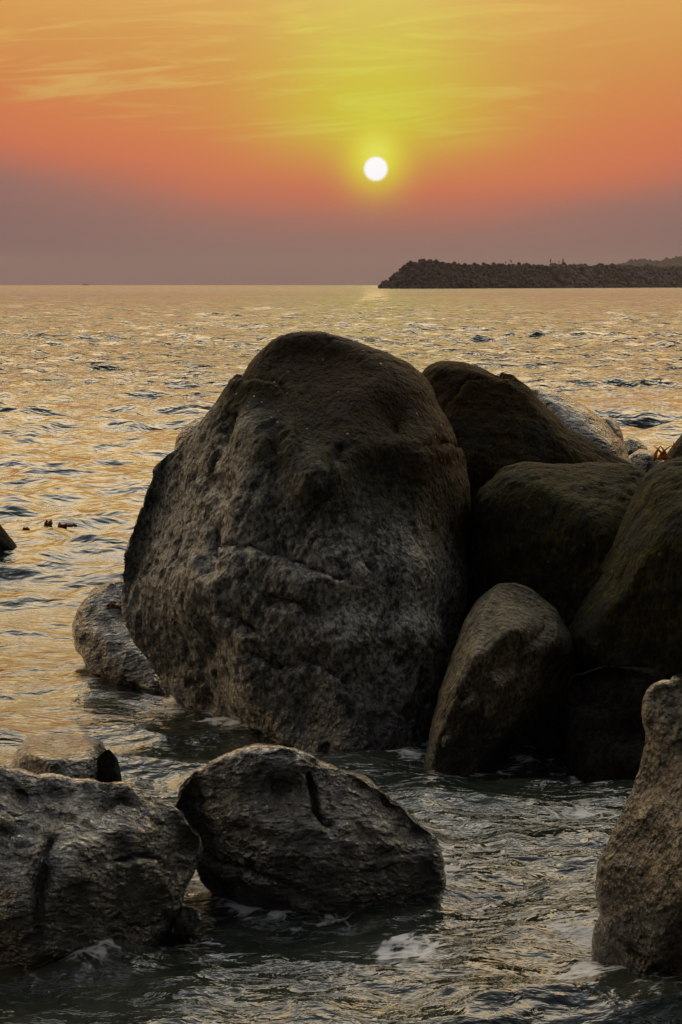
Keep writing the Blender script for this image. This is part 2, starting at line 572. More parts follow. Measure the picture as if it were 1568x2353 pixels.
M_black = rock_mat('black_shaded_stone', (0.026, 0.024, 0.018, 1), (0.006, 0.006, 0.005, 1), algae=0.0, wet_z=-0.2, wet_all=0.0, off=23.0, spec=0.06,
                   dry_rough=0.85)  # near-black, not wet: deep shade on these stones put into the colour

boulder('huge pale grey boulder standing tallest, rusty brown algae and white droppings on its top',
        [(640, 765), (700, 760), (745, 760), (800, 772), (870, 795), (930, 830), (970, 855), (995, 890), (1005, 930),
         (1030, 970), (1050, 1010), (1055, 1060), (1075, 1095), (1082, 1140), (1086, 1200), (1096, 1290), (1080, 1390),
         (1040, 1480), (1035, 1560), (1010, 1700), (1000, 1850), (900, 1930), (750, 1900), (600, 1800), (480, 1690),
         (420, 1618), (385, 1570), (340, 1512), (305, 1442), (288, 1380), (287, 1300), (300, 1230), (325, 1180),
         (345, 1120), (365, 1065), (400, 1030), (450, 980), (500, 935), (545, 890), (570, 845), (600, 805)],
        (690, 1300), 7.4,
        [(430, 1500, 0.30), (520, 1600, 0.55), (700, 1650, 1.12), (900, 1720, 1.45), (960, 1500, 1.0), (560, 1600, 0.75), (760, 1400, 0.86),
         (560, 1350, 0.66), (400, 1230, 0.26), (505, 1130, 0.52), (490, 1350, 0.66), (340, 1350, 0.20), (420, 1080, 0.22), (610, 1090, 0.50), (740, 1190, 0.72), (900, 1200, 0.78), (1030, 1250, 0.62),
         (880, 1000, 0.62), (1000, 1060, 0.62), (740, 960, 0.50), (620, 900, 0.36), (760, 830, 0.36), (900, 880, 0.46), (480, 990, 0.30)],
        0.55, M_main, sub=8, seed=3, big=0.04, mid=0.017, fine=0.010, rid=0.3, calm=(0.55, 0.72), chips=0, facets=[((-.82, -.52, .22), .80), ((-.10, -.66, .74), .86), ((.78, -.60, .15), .84), ((-.34, -.90, .28), .84), ((.25, -.91, .34), .88)],
        grooves=[([(535, 985), (505, 1100), (495, 1200), (498, 1320)], 20, 0.085),
                 ([(500, 1400), (480, 1480), (470, 1560), (475, 1620)], 16, 0.05),
                 ([(640, 1400), (700, 1405), (745, 1440)], 12, 0.05),
                 ([(545, 1415), (590, 1455)], 13, 0.03), ([(800, 1445), (850, 1480)], 12, 0.03),
                 ([(650, 1010), (640, 1120), (620, 1200), (640, 1270)], 22, 0.05),
                 ([(800, 1040), (760, 1090), (735, 1170), (700, 1240)], 14, 0.03)],
        ledges=[([(490, 1280), (545, 1262), (610, 1285), (650, 1292), (700, 1330), (770, 1350)], 90, 0.060),
                ([(585, 885), (640, 905), (672, 940), (682, 985)], 90, 0.05),
                ([(850, 1000), (930, 1012), (1000, 1022), (1060, 1045)], 60, 0.05),
                ([(650, 1390), (690, 1400), (745, 1440), (775, 1462)], 60, 0.045), ([(535, 1415), (570, 1430), (600, 1462)], 50, 0.04),
                ([(600, 1530), (640, 1555), (710, 1560), (755, 1580), (810, 1618)], 60, 0.045),
                ([(850, 1325), (915, 1370), (980, 1380), (1030, 1430)], 70, 0.05),
                ([(840, 1655), (900, 1680), (960, 1720)], 50, 0.035)],
        bumps=[(915, 950, 55, -0.08), (960, 1320, 70, 0.05), (590, 1010, 70, 0.05), (575, 1180, 60, 0.03), (735, 1110, 65, 0.06), (560, 1350, 85, 0.06),
               (700, 1385, 60, 0.04), (800, 1510, 80, 0.06), (950, 1480, 70, 0.04), (660, 1490, 60, 0.04), (860, 1110, 70, -0.03), (400, 1330, 80, 0.04)])

boulder('small dark knob of rock showing behind the left shoulder of the huge boulder',
        [(400, 1035), (405, 1005), (425, 978), (450, 962), (475, 960), (520, 985), (540, 1040), (500, 1120), (430, 1100)],
        (465, 1035), 8.1, [(465, 1035, 0.2)], 0.2, M_gloss, sub=6, seed=8, big=0.01, mid=0.006, fine=0.003, group=None)

boulder('rusty olive boulder with rounded hump sloping down right behind the huge boulder',
        [(985, 846), (1010, 838), (1050, 837), (1100, 852), (1150, 874), (1210, 890), (1245, 930), (1300, 975), (1380, 1025),
         (1450, 1060), (1490, 1100), (1480, 1250), (1300, 1500), (1100, 1540), (960, 1400), (940, 1100), (950, 900)],
        (1150, 1150), 8.0,
        [(1050, 900, 0.25), (1110, 930, 0.42), (1250, 1010, 0.40), (1400, 1070, 0.36), (1050, 1050, 0.30), (1150, 1150, 0.5),
         (1080, 1300, 0.45)], 0.5, M_rust, sub=7, seed=13, big=0.04, mid=0.016, fine=0.007, axis=(0.85, 0.1, -0.5), prof=3.6,
        ledges=[([(1000, 985), (1040, 925), (1090, 890), (1140, 885)], 50, 0.035)])

boulder('wet grey slab with white shine sloping behind the rusty olive boulder',
        [(1180, 900), (1225, 888), (1290, 903), (1345, 935), (1395, 975), (1430, 1015), (1455, 1070), (1440, 1180), (1250, 1200), (1150, 1050)],
        (1300, 1050), 9.6, [(1300, 960, 0.25), (1380, 1040, 0.4), (1250, 950, 0.25)], 0.5, M_gloss, sub=6, seed=17, big=0.03, mid=0.014,
        fine=0.004, axis=(0.85, 0.1, -0.5))

boulder('dark knob of rock at the seaward end of the wet grey slab',
        [(1375, 962), (1395, 955), (1415, 968), (1430, 995), (1440, 1040), (1400, 1060), (1360, 1010)],
        (1400, 1005), 10.4, [(1400, 1005, 0.15)], 0.2, M_gloss, sub=5, seed=19, big=0.01, mid=0.006, fine=0.002, group=None)

boulder('low wet black rock awash beyond the boulders, nearer of the two in the gap',
        [(1440, 1052), (1470, 1032), (1500, 1036), (1522, 1055), (1530, 1085), (1480, 1105), (1435, 1090)],
        (1483, 1068), 15.5, [(1483, 1068, 0.25)], 0.3, M_gloss, sub=5, seed=23, big=0.02, mid=0.012, fine=0.004, axis=(1, 0, 0), group=None)
boulder('low wet black rock awash beyond the boulders, farther of the two in the gap',
        [(1425, 1015), (1445, 1000), (1470, 1010), (1488, 1030), (1485, 1050), (1440, 1055)],
        (1455, 1030), 17.5, [(1455, 1030, 0.25)], 0.3, M_gloss, sub=5, seed=24, big=0.02, mid=0.012, fine=0.004, axis=(1, 0, 0), group=None)

boulder('pinkish sunlit rock peeping over the far right boulder beside the gap',
        [(1525, 1060), (1532, 1042), (1550, 1015), (1572, 985), (1640, 960), (1720, 1010), (1740, 1090), (1600, 1130), (1535, 1090)],
        (1620, 1050), 13.0, [(1580, 1040, 0.3), (1650, 1040, 0.4)], 0.5, M_tan, sub=6, seed=27, big=0.02, mid=0.014, fine=0.004,
        axis=(0.6, 0, 0.8), grooves=[([(1572, 1010), (1545, 1060)], 9, 0.05)])

boulder('broad dark olive boulder with flat ridge top wedged between the huge and far right boulders',
        [(1098, 1190), (1118, 1130), (1158, 1082), (1205, 1063), (1260, 1062), (1320, 1066), (1400, 1064), (1470, 1078), (1540, 1130),
         (1560, 1300), (1480, 1500), (1330, 1560), (1150, 1540), (1080, 1420), (1085, 1280)],
        (1310, 1300), 7.3,
        [(1180, 1110, 0.25), (1320, 1090, 0.25), (1420, 1090, 0.22), (1150, 1220, 0.36), (1300, 1220, 0.50), (1420, 1200, 0.42), (1250, 1380, 0.5),
         (1120, 1350, 0.25), (1400, 1400, 0.5)], 0.5, M_olive, sub=7, seed=31, big=0.035, mid=0.017, fine=0.007, axis=(-0.3, 0, -0.95), prof=4.5, smooth_deg=1.2,
        bumps=[(1140, 1180, 50, 0.03)])

boulder('large mossy boulder with smooth rounded flank leaning at the right edge',
        [(1700, 1040), (1568, 1054), (1530, 1058), (1490, 1085), (1455, 1140), (1405, 1240), (1360, 1330), (1312, 1420), (1284, 1478),
         (1296, 1530), (1340, 1575), (1400, 1605), (1500, 1640), (1580, 1730), (1700, 1820), (1850, 1800), (1950, 1620), (1930, 1400), (1880, 1180), (1800, 1080)],
        (1590, 1350), 6.9,
        [(1560, 1110, 0.30), (1500, 1200, 0.36), (1420, 1350, 0.40), (1370, 1460, 0.45), (1450, 1520, 0.55), (1560, 1400, 0.70), (1560, 1560, 0.6),
         (1650, 1250, 0.65), (1750, 1400, 0.6)], 0.7, M_olive, sub=7, seed=37, big=0.035, mid=0.016, fine=0.007, axis=(-0.5, 0, -0.85), prof=4.0, smooth_deg=1.2)

boulder('leaning wedge boulder, pale tan left facet and black overhanging right face',
        [(1122, 1356), (1145, 1338), (1185, 1338), (1230, 1362), (1280, 1405), (1312, 1460), (1335, 1560), (1365, 1680), (1350, 1800),
         (1300, 1900), (1150, 1920), (1020, 1880), (972, 1800), (974, 1745), (990, 1665), (1012, 1590), (1045, 1500), (1066, 1432), (1090, 1388)],
        (1170, 1640), 6.70,
        [(1280, 1450, 0.40), (1205, 1470, 0.58), (1165, 1560, 0.70), (1105, 1665, 0.78), (1040, 1760, 0.82), (1000, 1805, 0.80),
         (1100, 1450, 0.44), (1060, 1550, 0.54), (1020, 1660, 0.66), (990, 1740, 0.74), (1150, 1385, 0.36), (1230, 1410, 0.38),
         (1260, 1530, 0.26), (1225, 1620, 0.24), (1160, 1720, 0.26), (1090, 1810, 0.34), (1300, 1620, 0.06), (1250, 1740, 0.06),
         (1170, 1830, 0.10), (1340, 1760, 0.05)],
        0.6, M_tan, sub=7, seed=41, big=0.012, mid=0.008, fine=0.005, axis=(-0.5, 0, -0.85), prof=7.0, smooth_deg=0.6, chips=0, jag=0.012, facets=[((.30, -.42, .86), .86), ((-.72, -.66, .2), .84), ((.55, -.80, -.2), .80)])

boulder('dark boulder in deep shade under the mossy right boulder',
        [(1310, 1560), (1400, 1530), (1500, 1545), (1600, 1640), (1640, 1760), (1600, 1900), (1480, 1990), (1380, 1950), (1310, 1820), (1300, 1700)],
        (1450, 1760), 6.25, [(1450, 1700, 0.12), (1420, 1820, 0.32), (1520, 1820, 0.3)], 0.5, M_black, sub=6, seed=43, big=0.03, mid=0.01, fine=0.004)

boulder('mottled tan and black boulder with notched outline filling the lower right edge',
        [(1620, 1500), (1565, 1540), (1552, 1580), (1525, 1578), (1500, 1592), (1488, 1630), (1500, 1690), (1482, 1770), (1452, 1850), (1420, 1920),
         (1382, 1985), (1374, 2050), (1390, 2105), (1368, 2140), (1370, 2195), (1400, 2235), (1460, 2290), (1560, 2345), (1700, 2420),
         (1850, 2400), (1950, 2200), (1950, 1900), (1800, 1560)],
        (1640, 1980), 4.55,
        [(1540, 1640, 0.06), (1500, 1800, 0.06), (1450, 1950, 0.10), (1430, 2080, 0.15), (1550, 1900, 0.18), (1560, 2100, 0.26), (1560, 2240, 0.26),
         (1420, 2180, 0.12), (1480, 2240, 0.18), (1700, 1900, 0.25), (1740, 2200, 0.32)], 1.0, M_right, sub=7, seed=47, big=0.035, mid=0.016, fine=0.008,
        smooth_deg=0.9, ledges=[([(1385, 2125), (1450, 2180), (1520, 2240), (1600, 2280)], 40, 0.03)])

boulder('rounded wet boulder with pale top in the centre foreground, cracked across its crown',
        [(395, 1865), (430, 1785), (500, 1738), (590, 1722), (680, 1724), (755, 1750), (840, 1788), (905, 1838), (960, 1888), (1000, 1928),
         (1014, 1985), (1016, 2040), (990, 2110), (900, 2180), (700, 2190), (560, 2140), (470, 2040), (440, 1950)],
        (720, 1930), 5.06,
        [(480, 1830, 0.04), (600, 1790, 0.04), (760, 1820, 0.05), (880, 1880, 0.07), (540, 1880, 0.08), (700, 1890, 0.11), (860, 1950, 0.13),
         (960, 1990, 0.11), (700, 2000, 0.16), (880, 2060, 0.14), (560, 2000, 0.12), (500, 1960, 0.08), (620, 2080, 0.14)],
        0.6, M_fore, sub=7, seed=59, big=0.03, mid=0.014, fine=0.009, axis=(1, 0, -0.15), prof=3.4, jag=0.022, smooth_deg=1.2,
        grooves=[([(722, 1792), (735, 1840), (748, 1880), (766, 1900)], 6, 0.030)],
        ledges=[([(470, 1960), (540, 2000), (640, 2050), (760, 2075)], 40, 0.03)])

boulder('broad dark wet boulder at the left foreground edge with pale streaked crown',
        [(-60, 1740), (0, 1758), (90, 1788), (200, 1800), (285, 1796), (350, 1830), (420, 1868), (458, 1918), (460, 1958), (432, 2022),
         (405, 2090), (370, 2170), (300, 2260), (100, 2300), (-150, 2280), (-330, 2150), (-350, 1900), (-220, 1770)],
        (90, 2000), 4.75,
        [(60, 1830, 0.05), (250, 1840, 0.05), (370, 1880, 0.07), (140, 1900, 0.14), (300, 1950, 0.18), (400, 1960, 0.12), (100, 1960, 0.20),
         (250, 2030, 0.26), (120, 2100, 0.28), (330, 2080, 0.20), (-100, 1950, 0.22), (-150, 2100, 0.25), (0, 2150, 0.30)],
        0.7, M_fore, sub=7, seed=61, big=0.03, mid=0.018, fine=0.008, axis=(0.95, 0, -0.3), prof=3.6, jag=0.022, smooth_deg=1.2,
        grooves=[([(-20, 1930), (60, 1905), (95, 1935)], 14, 0.03), ([(100, 2010), (90, 2100), (80, 2180)], 16, 0.03)],
        ledges=[([(0, 1895), (70, 1885), (105, 1925), (100, 1960)], 50, 0.05), ([(250, 2000), (330, 1985), (370, 2020)], 40, 0.03),
                ([(130, 1850), (220, 1865), (280, 1850), (350, 1900)], 40, 0.025)])

boulder('low flat wet rock behind the left foreground boulder, its top shining like a mirror',
        [(24, 1765), (40, 1722), (62, 1692), (120, 1688), (190, 1692), (232, 1706), (246, 1740), (240, 1800), (200, 1850), (60, 1840), (20, 1810)],
        (140, 1765), 5.9, [(140, 1750, 0.30), (80, 1735, 0.26), (210, 1745, 0.26), (140, 1710, 0.12)], 0.5, M_gloss, sub=6, seed=67, big=0.010, mid=0.008,
        fine=0.003, axis=(1, 0, 0), prof=5.0, smooth_deg=1.0)
boulder('dark pointed stone standing at the right end of the low flat wet rock',
        [(196, 1800), (212, 1760), (232, 1730), (250, 1722), (266, 1742), (276, 1778), (282, 1820), (262, 1850), (205, 1845)],
        (243, 1790), 5.68, [(243, 1785, 0.07)], 0.12, M_black, sub=5, seed=69, big=0.006, mid=0.008, fine=0.004, smooth_deg=4.0, group=None)

boulder('dark sliver of rock cut by the left edge of the picture',
        [(-10, 1190), (8, 1215), (30, 1248), (52, 1282), (60, 1330), (-80, 1370), (-190, 1300), (-140, 1200), (-60, 1150)],
        (-50, 1260), 11.4, [(-30, 1260, 0.3)], 0.4, M_black, sub=6, seed=71, big=0.03, mid=0.01, fine=0.004, group=None)

boulder('low rough wet rock lapped by the sea against the left foot of the huge boulder',
        [(168, 1440), (188, 1392), (216, 1350), (255, 1330), (300, 1335), (335, 1420), (385, 1530), (435, 1610), (425, 1690), (350, 1650), (275, 1595), (212, 1540), (178, 1492)],
        (285, 1480), 7.95, [(240, 1400, 0.16), (230, 1480, 0.28), (300, 1560, 0.38), (300, 1420, 0.14), (360, 1600, 0.42)],
        0.4, M_gloss, sub=6, seed=73, big=0.04, mid=0.024, fine=0.008, axis=(-0.4, 0.2, -0.9), jag=0.018, chips=2)

boulder('small round dark rock in the wash between the two foreground boulders',
        [(395, 2110), (412, 2088), (440, 2082), (466, 2094), (472, 2120), (450, 2150), (400, 2150)],
        (434, 2118), 4.72, [(434, 2110, 0.08)], 0.1, M_gloss, sub=5, seed=79, big=0.006, mid=0.004, fine=0.002, group=None)

# ------------------------------------------------------------------ rocky shore bank, unseen behind and right of the viewer, raised to block sky light
sh_line = [(-34, -4.0), (-10, -3.0), (-2, -2.2), (2.0, -1.4), (3.6, 1.0), (4.2, 5.0), (5.2, 12.0), (7.5, 20.0), (12.0, 30.0), (24, 45)]
sl = np.array(sh_line, float)
seg = np.concatenate([[0], np.cumsum(np.hypot(*np.diff(sl, axis=0).T))])
nu, nv = 160, 60
uu = np.linspace(0, seg[-1], nu)
lx, ly = np.interp(uu, seg, sl[:, 0]), np.interp(uu, seg, sl[:, 1])
tx, ty = np.gradient(lx), np.gradient(ly)
for _ in range(12):
    tx = np.convolve(np.pad(tx, 1, 'edge'), [.25, .5, .25], 'valid')
    ty = np.convolve(np.pad(ty, 1, 'edge'), [.25, .5, .25], 'valid')
tn = np.hypot(tx, ty)
nxs, nys = ty / tn, -tx / tn
vv = np.linspace(0, 1, nv) ** 1.5 * 24
Pp = np.stack([lx[:, None] + nxs[:, None] * vv, ly[:, None] + nys[:, None] * vv,
               np.broadcast_to(-0.6 + 7.5 * np.clip(vv / 7.0, 0, 1) ** 0.75, (nu, nv))], -1).reshape(-1, 3)
Pp[:, 2] += 0.8 * fbm(Pp * 0.55, 4, 0.55, 91, ridged=True) * np.clip((Pp[:, 2] + 0.6) / 1.5, 0.1, 1)
idx = np.arange(nu * nv).reshape(nu, nv)
Fq = np.stack([idx[:-1, :-1], idx[1:, :-1], idx[1:, 1:], idx[:-1, 1:]], -1).reshape(-1, 4)
M_shore = simple_mat('shore_rock', (0.05, 0.047, 0.038), 0.85, 0.3, 0.4, 2.0, 0.05)
link('shore', mesh_np('shore', Pp, Fq[:, ::-1]), M_shore, kind='structure')

# ------------------------------------------------------------------ sea
EARTH = 6.371e6
fine_a = np.linspace(-0.26, 0.26, 330)
side = [0.26 + 0.02 * 1.25 ** i for i in range(12)]
side = [a for a in side if a < 0.6]
coarse = np.linspace(0.6, 2 * math.pi - 0.6, 56)
ang = np.concatenate([fine_a, side, coarse, [2 * math.pi - a for a in side[::-1]]])
rows = [2.6]
while rows[-1] < 30:
    rows.append(rows[-1] * 1.0036)
while rows[-1] < 250:
    rows.append(rows[-1] * 1.0022)
while rows[-1] < 800:
    rows.append(rows[-1] * 1.006)
while rows[-1] < 7000:
    rows.append(rows[-1] * 1.035)
rows = np.array(rows)
nr, na = len(rows), len(ang)
RR, AA = np.meshgrid(rows, ang, indexing='ij')
X = (RR * np.sin(AA)).ravel()
Y = (RR * np.cos(AA)).ravel()
Rf = RR.ravel()
step = np.gradient(rows)
dr = np.repeat(step, na)
dang = np.abs(np.gradient(np.unwrap(ang)))
dt = (rows[:, None] * np.minimum(dang, 0.3)[None, :]).ravel()

# closeness to stone, from a raster of the rocks' waterlines
GX0, GX1, GY0, GY1, GS = -3.0, 3.5, 3.0, 19.0, 0.02
gw, gh = int((GX1 - GX0) / GS), int((GY1 - GY0) / GS)
occ = np.zeros((gh, gw))
rp = np.concatenate(ROCK_PTS)
ix = ((rp[:, 0] - GX0) / GS).astype(int)
iy = ((rp[:, 1] - GY0) / GS).astype(int)
okk = (ix >= 0) & (ix < gw) & (iy >= 0) & (iy < gh)
occ[iy[okk], ix[okk]] = 1.0


def blur(a, n):
    for axx in (0, 1):
        for _ in range(2):
            c = np.cumsum(np.concatenate([np.repeat(np.take(a, [0], axx), n + 1, axx), a, np.repeat(np.take(a, [-1], axx), n, axx)], axx), axx)
            L = a.shape[axx]
            a = (np.take(c, np.arange(2 * n + 1, 2 * n + 1 + L), axx) - np.take(c, np.arange(0, L), axx)) / (2 * n + 1)
    return a


near1 = np.clip(blur(occ, 3) * 4, 0, 1)
near2 = np.clip(blur(occ, 14) * 6, 0, 1)


def sample(g):
    fx = np.clip(((X - GX0) / GS).astype(int), 0, gw - 1)
    fy = np.clip(((Y - GY0) / GS).astype(int), 0, gh - 1)
    ins = (X > GX0) & (X < GX1) & (Y > GY0) & (Y < GY1)
    return np.where(ins, g[fy, fx], 0.0)


pr1, pr2 = sample(near1), sample(near2)
rnd = random.Random(11)
Z = np.zeros_like(X)
HX = np.zeros_like(X)
HY = np.zeros_like(X)
PX = np.stack([X, Y, np.zeros_like(X)], -1)
group_env = 0.62 + 0.70 * np.clip(0.5 + 0.9 * pnoise(PX * np.array([0.10, 0.22, 1]), 51), 0, 1)
for i in range(72):
    lam = 0.16 * (5.5 / 0.16) ** (i / 71.0)
    lam *= rnd.uniform(0.92, 1.08)
    spread = 0.70 if lam < 1.2 else 0.5
    th = rnd.gauss(-math.pi / 2 + 0.10, spread)
    k = 2 * math.pi / lam
    steep = 0.068 if lam < 0.9 else (0.029 if lam < 1.8 else 0.014)
    ph = rnd.uniform(0, 6.283)
    kx, ky = math.cos(th), math.sin(th)
    w = np.clip((lam / np.maximum(dr, dt * abs(kx) * 1.0) - 2.4) / 2.2, 0, 1)
    A = steep / k * w * (1 + (0.1 if lam > 2.2 else (0.8 if lam > 0.9 else 0.5)) * np.clip((Rf - 25) / 60, 0, 1))
    arg = k * (kx * X + ky * Y) + ph
    sn = np.sin(arg)
    cs = np.cos(arg)
    Z += A * cs
    HX -= kx * A * sn * 0.65
    HY -= ky * A * sn * 0.65
env = group_env * (0.55 + 0.45 * np.clip((Rf - 6.0) / 8.0, 0, 1))
Z *= env
HX *= env
HY *= env
# disturbed water in the cove: tangled ridges
cove = np.clip((9.5 - Y) / 3.0, 0, 1) * np.clip(pr2 * 0.6 + np.clip((6.2 - Y) / 1.2, 0, 1) * 0.9 + 0.12, 0, 1)
sel = np.where(cove > 0.01)[0]
q = PX[sel]
qw = q + 0.12 * np.stack([pnoise(q * 2.3, 61), pnoise(q * 2.3, 62), np.zeros(len(sel))], -1)
sc = np.array([0.62, 1.0, 1.0])
t1 = fbm(qw * sc * 2.6, 2, 0.5, 63, ridged=True) * 0.019
t1 -= t1.mean()
t2 = fbm(qw * sc * 7.5, 3, 0.55, 66, ridged=True) * 0.009
t2 -= t2.mean()
Z[sel] += cove[sel] * (t1 + t2 * 1.1 - 0.035)
Z += pr2 * 0.012 * pnoise(PX * 2.0, 71) + pr1 * 0.010
# foam
fn = fbm(qw * np.array([2.4, 3.6, 1]), 4, 0.6, 81)
foam = np.zeros_like(X)
fpatch = np.clip((fn - 0.12) / 0.22, 0, 1)
foam[sel] = np.clip(fpatch * cove[sel] * 0.78, 0, 1)
near_all = np.where((pr2 > 0.01) & (Y < 18))[0]
fn2 = fbm(PX[near_all] * 5.0, 3, 0.6, 85)
foam[near_all] = np.maximum(foam[near_all], np.clip(pr1[near_all] * 0.58 * np.clip(0.7 + 0.9 * fn2, 0.1, 1.2) + pr2[near_all] * 0.45 * np.clip(fn2 * 2.2, 0, 1) - 0.08, 0, 0.85))
wp = on_water(230, 1280)
foam = np.maximum(foam, 0.7 * np.exp(-(((X - wp[0]) / 0.45) ** 2 + ((Y - wp[1]) / 0.55) ** 2)) * np.clip(0.5 + 1.2 * pnoise(PX * 4, 87), 0, 1))
Zs = Z - Rf ** 2 / (2 * EARTH)
V = np.stack([X + HX, Y + HY, Zs], -1)
V = np.concatenate([V, [[0, 0, -0.02]]])
idx = np.arange(nr * na).reshape(nr, na)
nx = np.roll(idx, -1, 1)
Fq = np.stack([idx[:-1], idx[1:], nx[1:], nx[:-1]], -1).reshape(-1, 4)
fan = np.stack([np.full(na, nr * na), idx[0], nx[0], nx[0]], -1)[:, :3]
tri = np.concatenate([Fq[:, [0, 1, 2]], Fq[:, [0, 2, 3]], fan])
tri = tri[:, ::-1]
sea_me = mesh_np('sea', V, tri)
att = sea_me.attributes.new('foam', 'FLOAT', 'POINT')
att.data.foreach_set('value', np.append(foam, 0).astype(np.float32))

M_sea = bpy.data.materials.new('sea_water')
M_sea.use_nodes = True
t = NT(M_sea.node_tree)
bs = t.n['Principled BSDF']
geo = t.add('ShaderNodeNewGeometry')
P = geo.outputs['Position']
fa = t.add('ShaderNodeAttribute', attribute_name='foam')
dist = t.add('ShaderNodeVectorMath', operation='LENGTH')
t.l.new(P, dist.inputs[0])
dist = dist.outputs['Value']
S1 = t.mapping(P, (0.55, 1, 1), (0, 0, 0.12))
rip1 = t.noise(S1, 10.0, 2.0, 0.5, 0.4)
rip0 = t.noise(t.mapping(P, (0.5, 1, 1), (0, 0, -0.2)), 27.0, 3.0, 0.6, 0.5)
rip2 = t.noise(t.mapping(P, (0.45, 1, 1), (0, 0, -0.1)), 2.3, 4.0, 0.62, 0.3)
rip3 = t.noise(t.mapping(P, (0.40, 1, 1), (0, 0, 0.05)), 0.55, 3.0, 0.6, 0.2)
nearf = t.smooth(dist, 60.0, 5.0)
midf = t.smooth(dist, 8.0, 45.0)
farf = t.smooth(dist, 120.0, 420.0)
b = t.bump(rip1, t.m('MULTIPLY', nearf, 0.8), 0.035)
b = t.bump(rip0, t.m('MULTIPLY', t.smooth(dist, 16.0, 5.0), 0.7), 0.014, b)
b = t.bump(rip2, t.m('MULTIPLY', midf, 1.0), 0.34, b)
b = t.bump(rip3, t.m('MULTIPLY', farf, 1.0), 1.4, b)
ff = t.noise(t.mapping(P, (0.8, 1, 1)), 22.0, 5.0, 0.7, 0.6)
lace = t.voro(t.mapping(P, (0.8, 1, 1)), 26.0, 'DISTANCE_TO_EDGE')
warp = t.add('ShaderNodeVectorMath', operation='ADD')
t.l.new(P, warp.inputs[0])
wn = t.add('ShaderNodeTexNoise')
wn.inputs['Scale'].default_value = 4.0
wn.inputs['Detail'].default_value = 3.0
t.l.new(P, wn.inputs['Vector'])
wsc = t.add('ShaderNodeVectorMath', operation='SCALE')
t.l.new(wn.outputs['Color'], wsc.inputs[0])
wsc.inputs['Scale'].default_value = 0.35
t.l.new(wsc.outputs[0], warp.inputs[1])
Wp = t.mapping(warp.outputs[0], (0.6, 1, 1))
lace1 = t.smooth(t.voro(Wp, 9.0, 'DISTANCE_TO_EDGE'), 0.10, 0.01)
lace2 = t.smooth(t.voro(Wp, 24.0, 'DISTANCE_TO_EDGE'), 0.14, 0.02)
lines = t.m('MAXIMUM', t.m('MULTIPLY', lace1, 0.8), t.m('MULTIPLY', lace2, 0.55))
fsum = t.m('ADD', t.m('MULTIPLY', fa.outputs['Fac'], 0.85), t.m('MULTIPLY', lines, 0.34))
fsum = t.m('ADD', fsum, t.m('MULTIPLY', t.m('SUBTRACT', ff, 0.5), 0.75))
fm = t.smooth(fsum, 0.44, 0.82)
deep = t.mix(t.smooth(dist, 4.0, 40.0), (0.012, 0.018, 0.013, 1), (0.014, 0.021, 0.022, 1))
air = t.noise(t.mapping(P, (0.7, 1, 1)), 3.2, 6.0, 0.68, 1.6)
air = t.m('MULTIPLY', t.smooth(air, 0.40, 0.66), t.smooth(dist, 8.5, 5.5))
deep = t.mix(t.m('MULTIPLY', air, 0.7), deep, (0.045, 0.050, 0.038, 1))
t.put(bs.inputs['Base Color'], t.mix(fm, deep, (0.55, 0.56, 0.58, 1)))
t.put(bs.inputs['Roughness'], t.m('MAXIMUM', t.m('MULTIPLY', fm, 0.8), t.smooth(dist, 10.0, 600.0, 0.05, 0.22)))
bs.inputs['IOR'].default_value = 1.45
bs.inputs['Specular IOR Level'].default_value = 0.5
t.put(bs.inputs['Normal'], b)
link('sea', sea_me, M_sea, kind='structure')


# ------------------------------------------------------------------ breakwater
PA = np.array([24.5, 668.0])
PB = np.array([165.0, 900.0])
PD = (PB - PA) / np.linalg.norm(PB - PA)
PN = np.array([PD[1], -PD[0]])          # the flank that faces the viewer
PLEN = float(np.linalg.norm(PB - PA))


def crest(u):
    return float(np.interp(u, [-5, 0, 6, 14, 24, 60, 110, 170, 230, 290, 420], [6.6, 7.5, 8.4, 7.6, 7.3, 7.5, 7.7, 7.7, 7.4, 6.6, 6.1]))


def mound(u, v):
    d = math.hypot(min(u, 0.0), v)
    return crest(max(u, 0.0)) - 0.82 * max(0.0, d - 2.6)


def path_xy(u, v):
    p = PA + PD * u + PN * v
    return float(p[0]), float(p[1])


M_core = simple_mat('breakwater_fill', (0.02, 0.018, 0.016), 0.95, 0.2, 0.3, 1.0)
M_conc = simple_mat('weathered_concrete', (0.036, 0.032, 0.031), 0.9, 0.2, 0.45, 0.35)
M_rub = simple_mat('rubble_stone', (0.048, 0.042, 0.039), 0.9, 0.25, 0.55, 0.5)
bw = link('breakwater', None, label='long low breakwater of concrete tetrapods and rubble running out to sea on the right', cat='breakwater')
us = np.linspace(-14, 420, 180)
vs = np.linspace(-13, 13, 27)
Vv, Ff = [], []
for u in us:
    for v in vs:
        x, y = path_xy(u, v)
        Vv.append((x, y, max(-3.0, mound(u, v) - 1.3)))
for i in range(len(us) - 1):
    for j in range(len(vs) - 1):
        a = i * len(vs) + j
        Ff.append((a, a + 1, a + len(vs) + 1, a + len(vs)))
link('rubble_core', mesh_np('rubble_core', Vv, Ff), M_core, parent=bw)


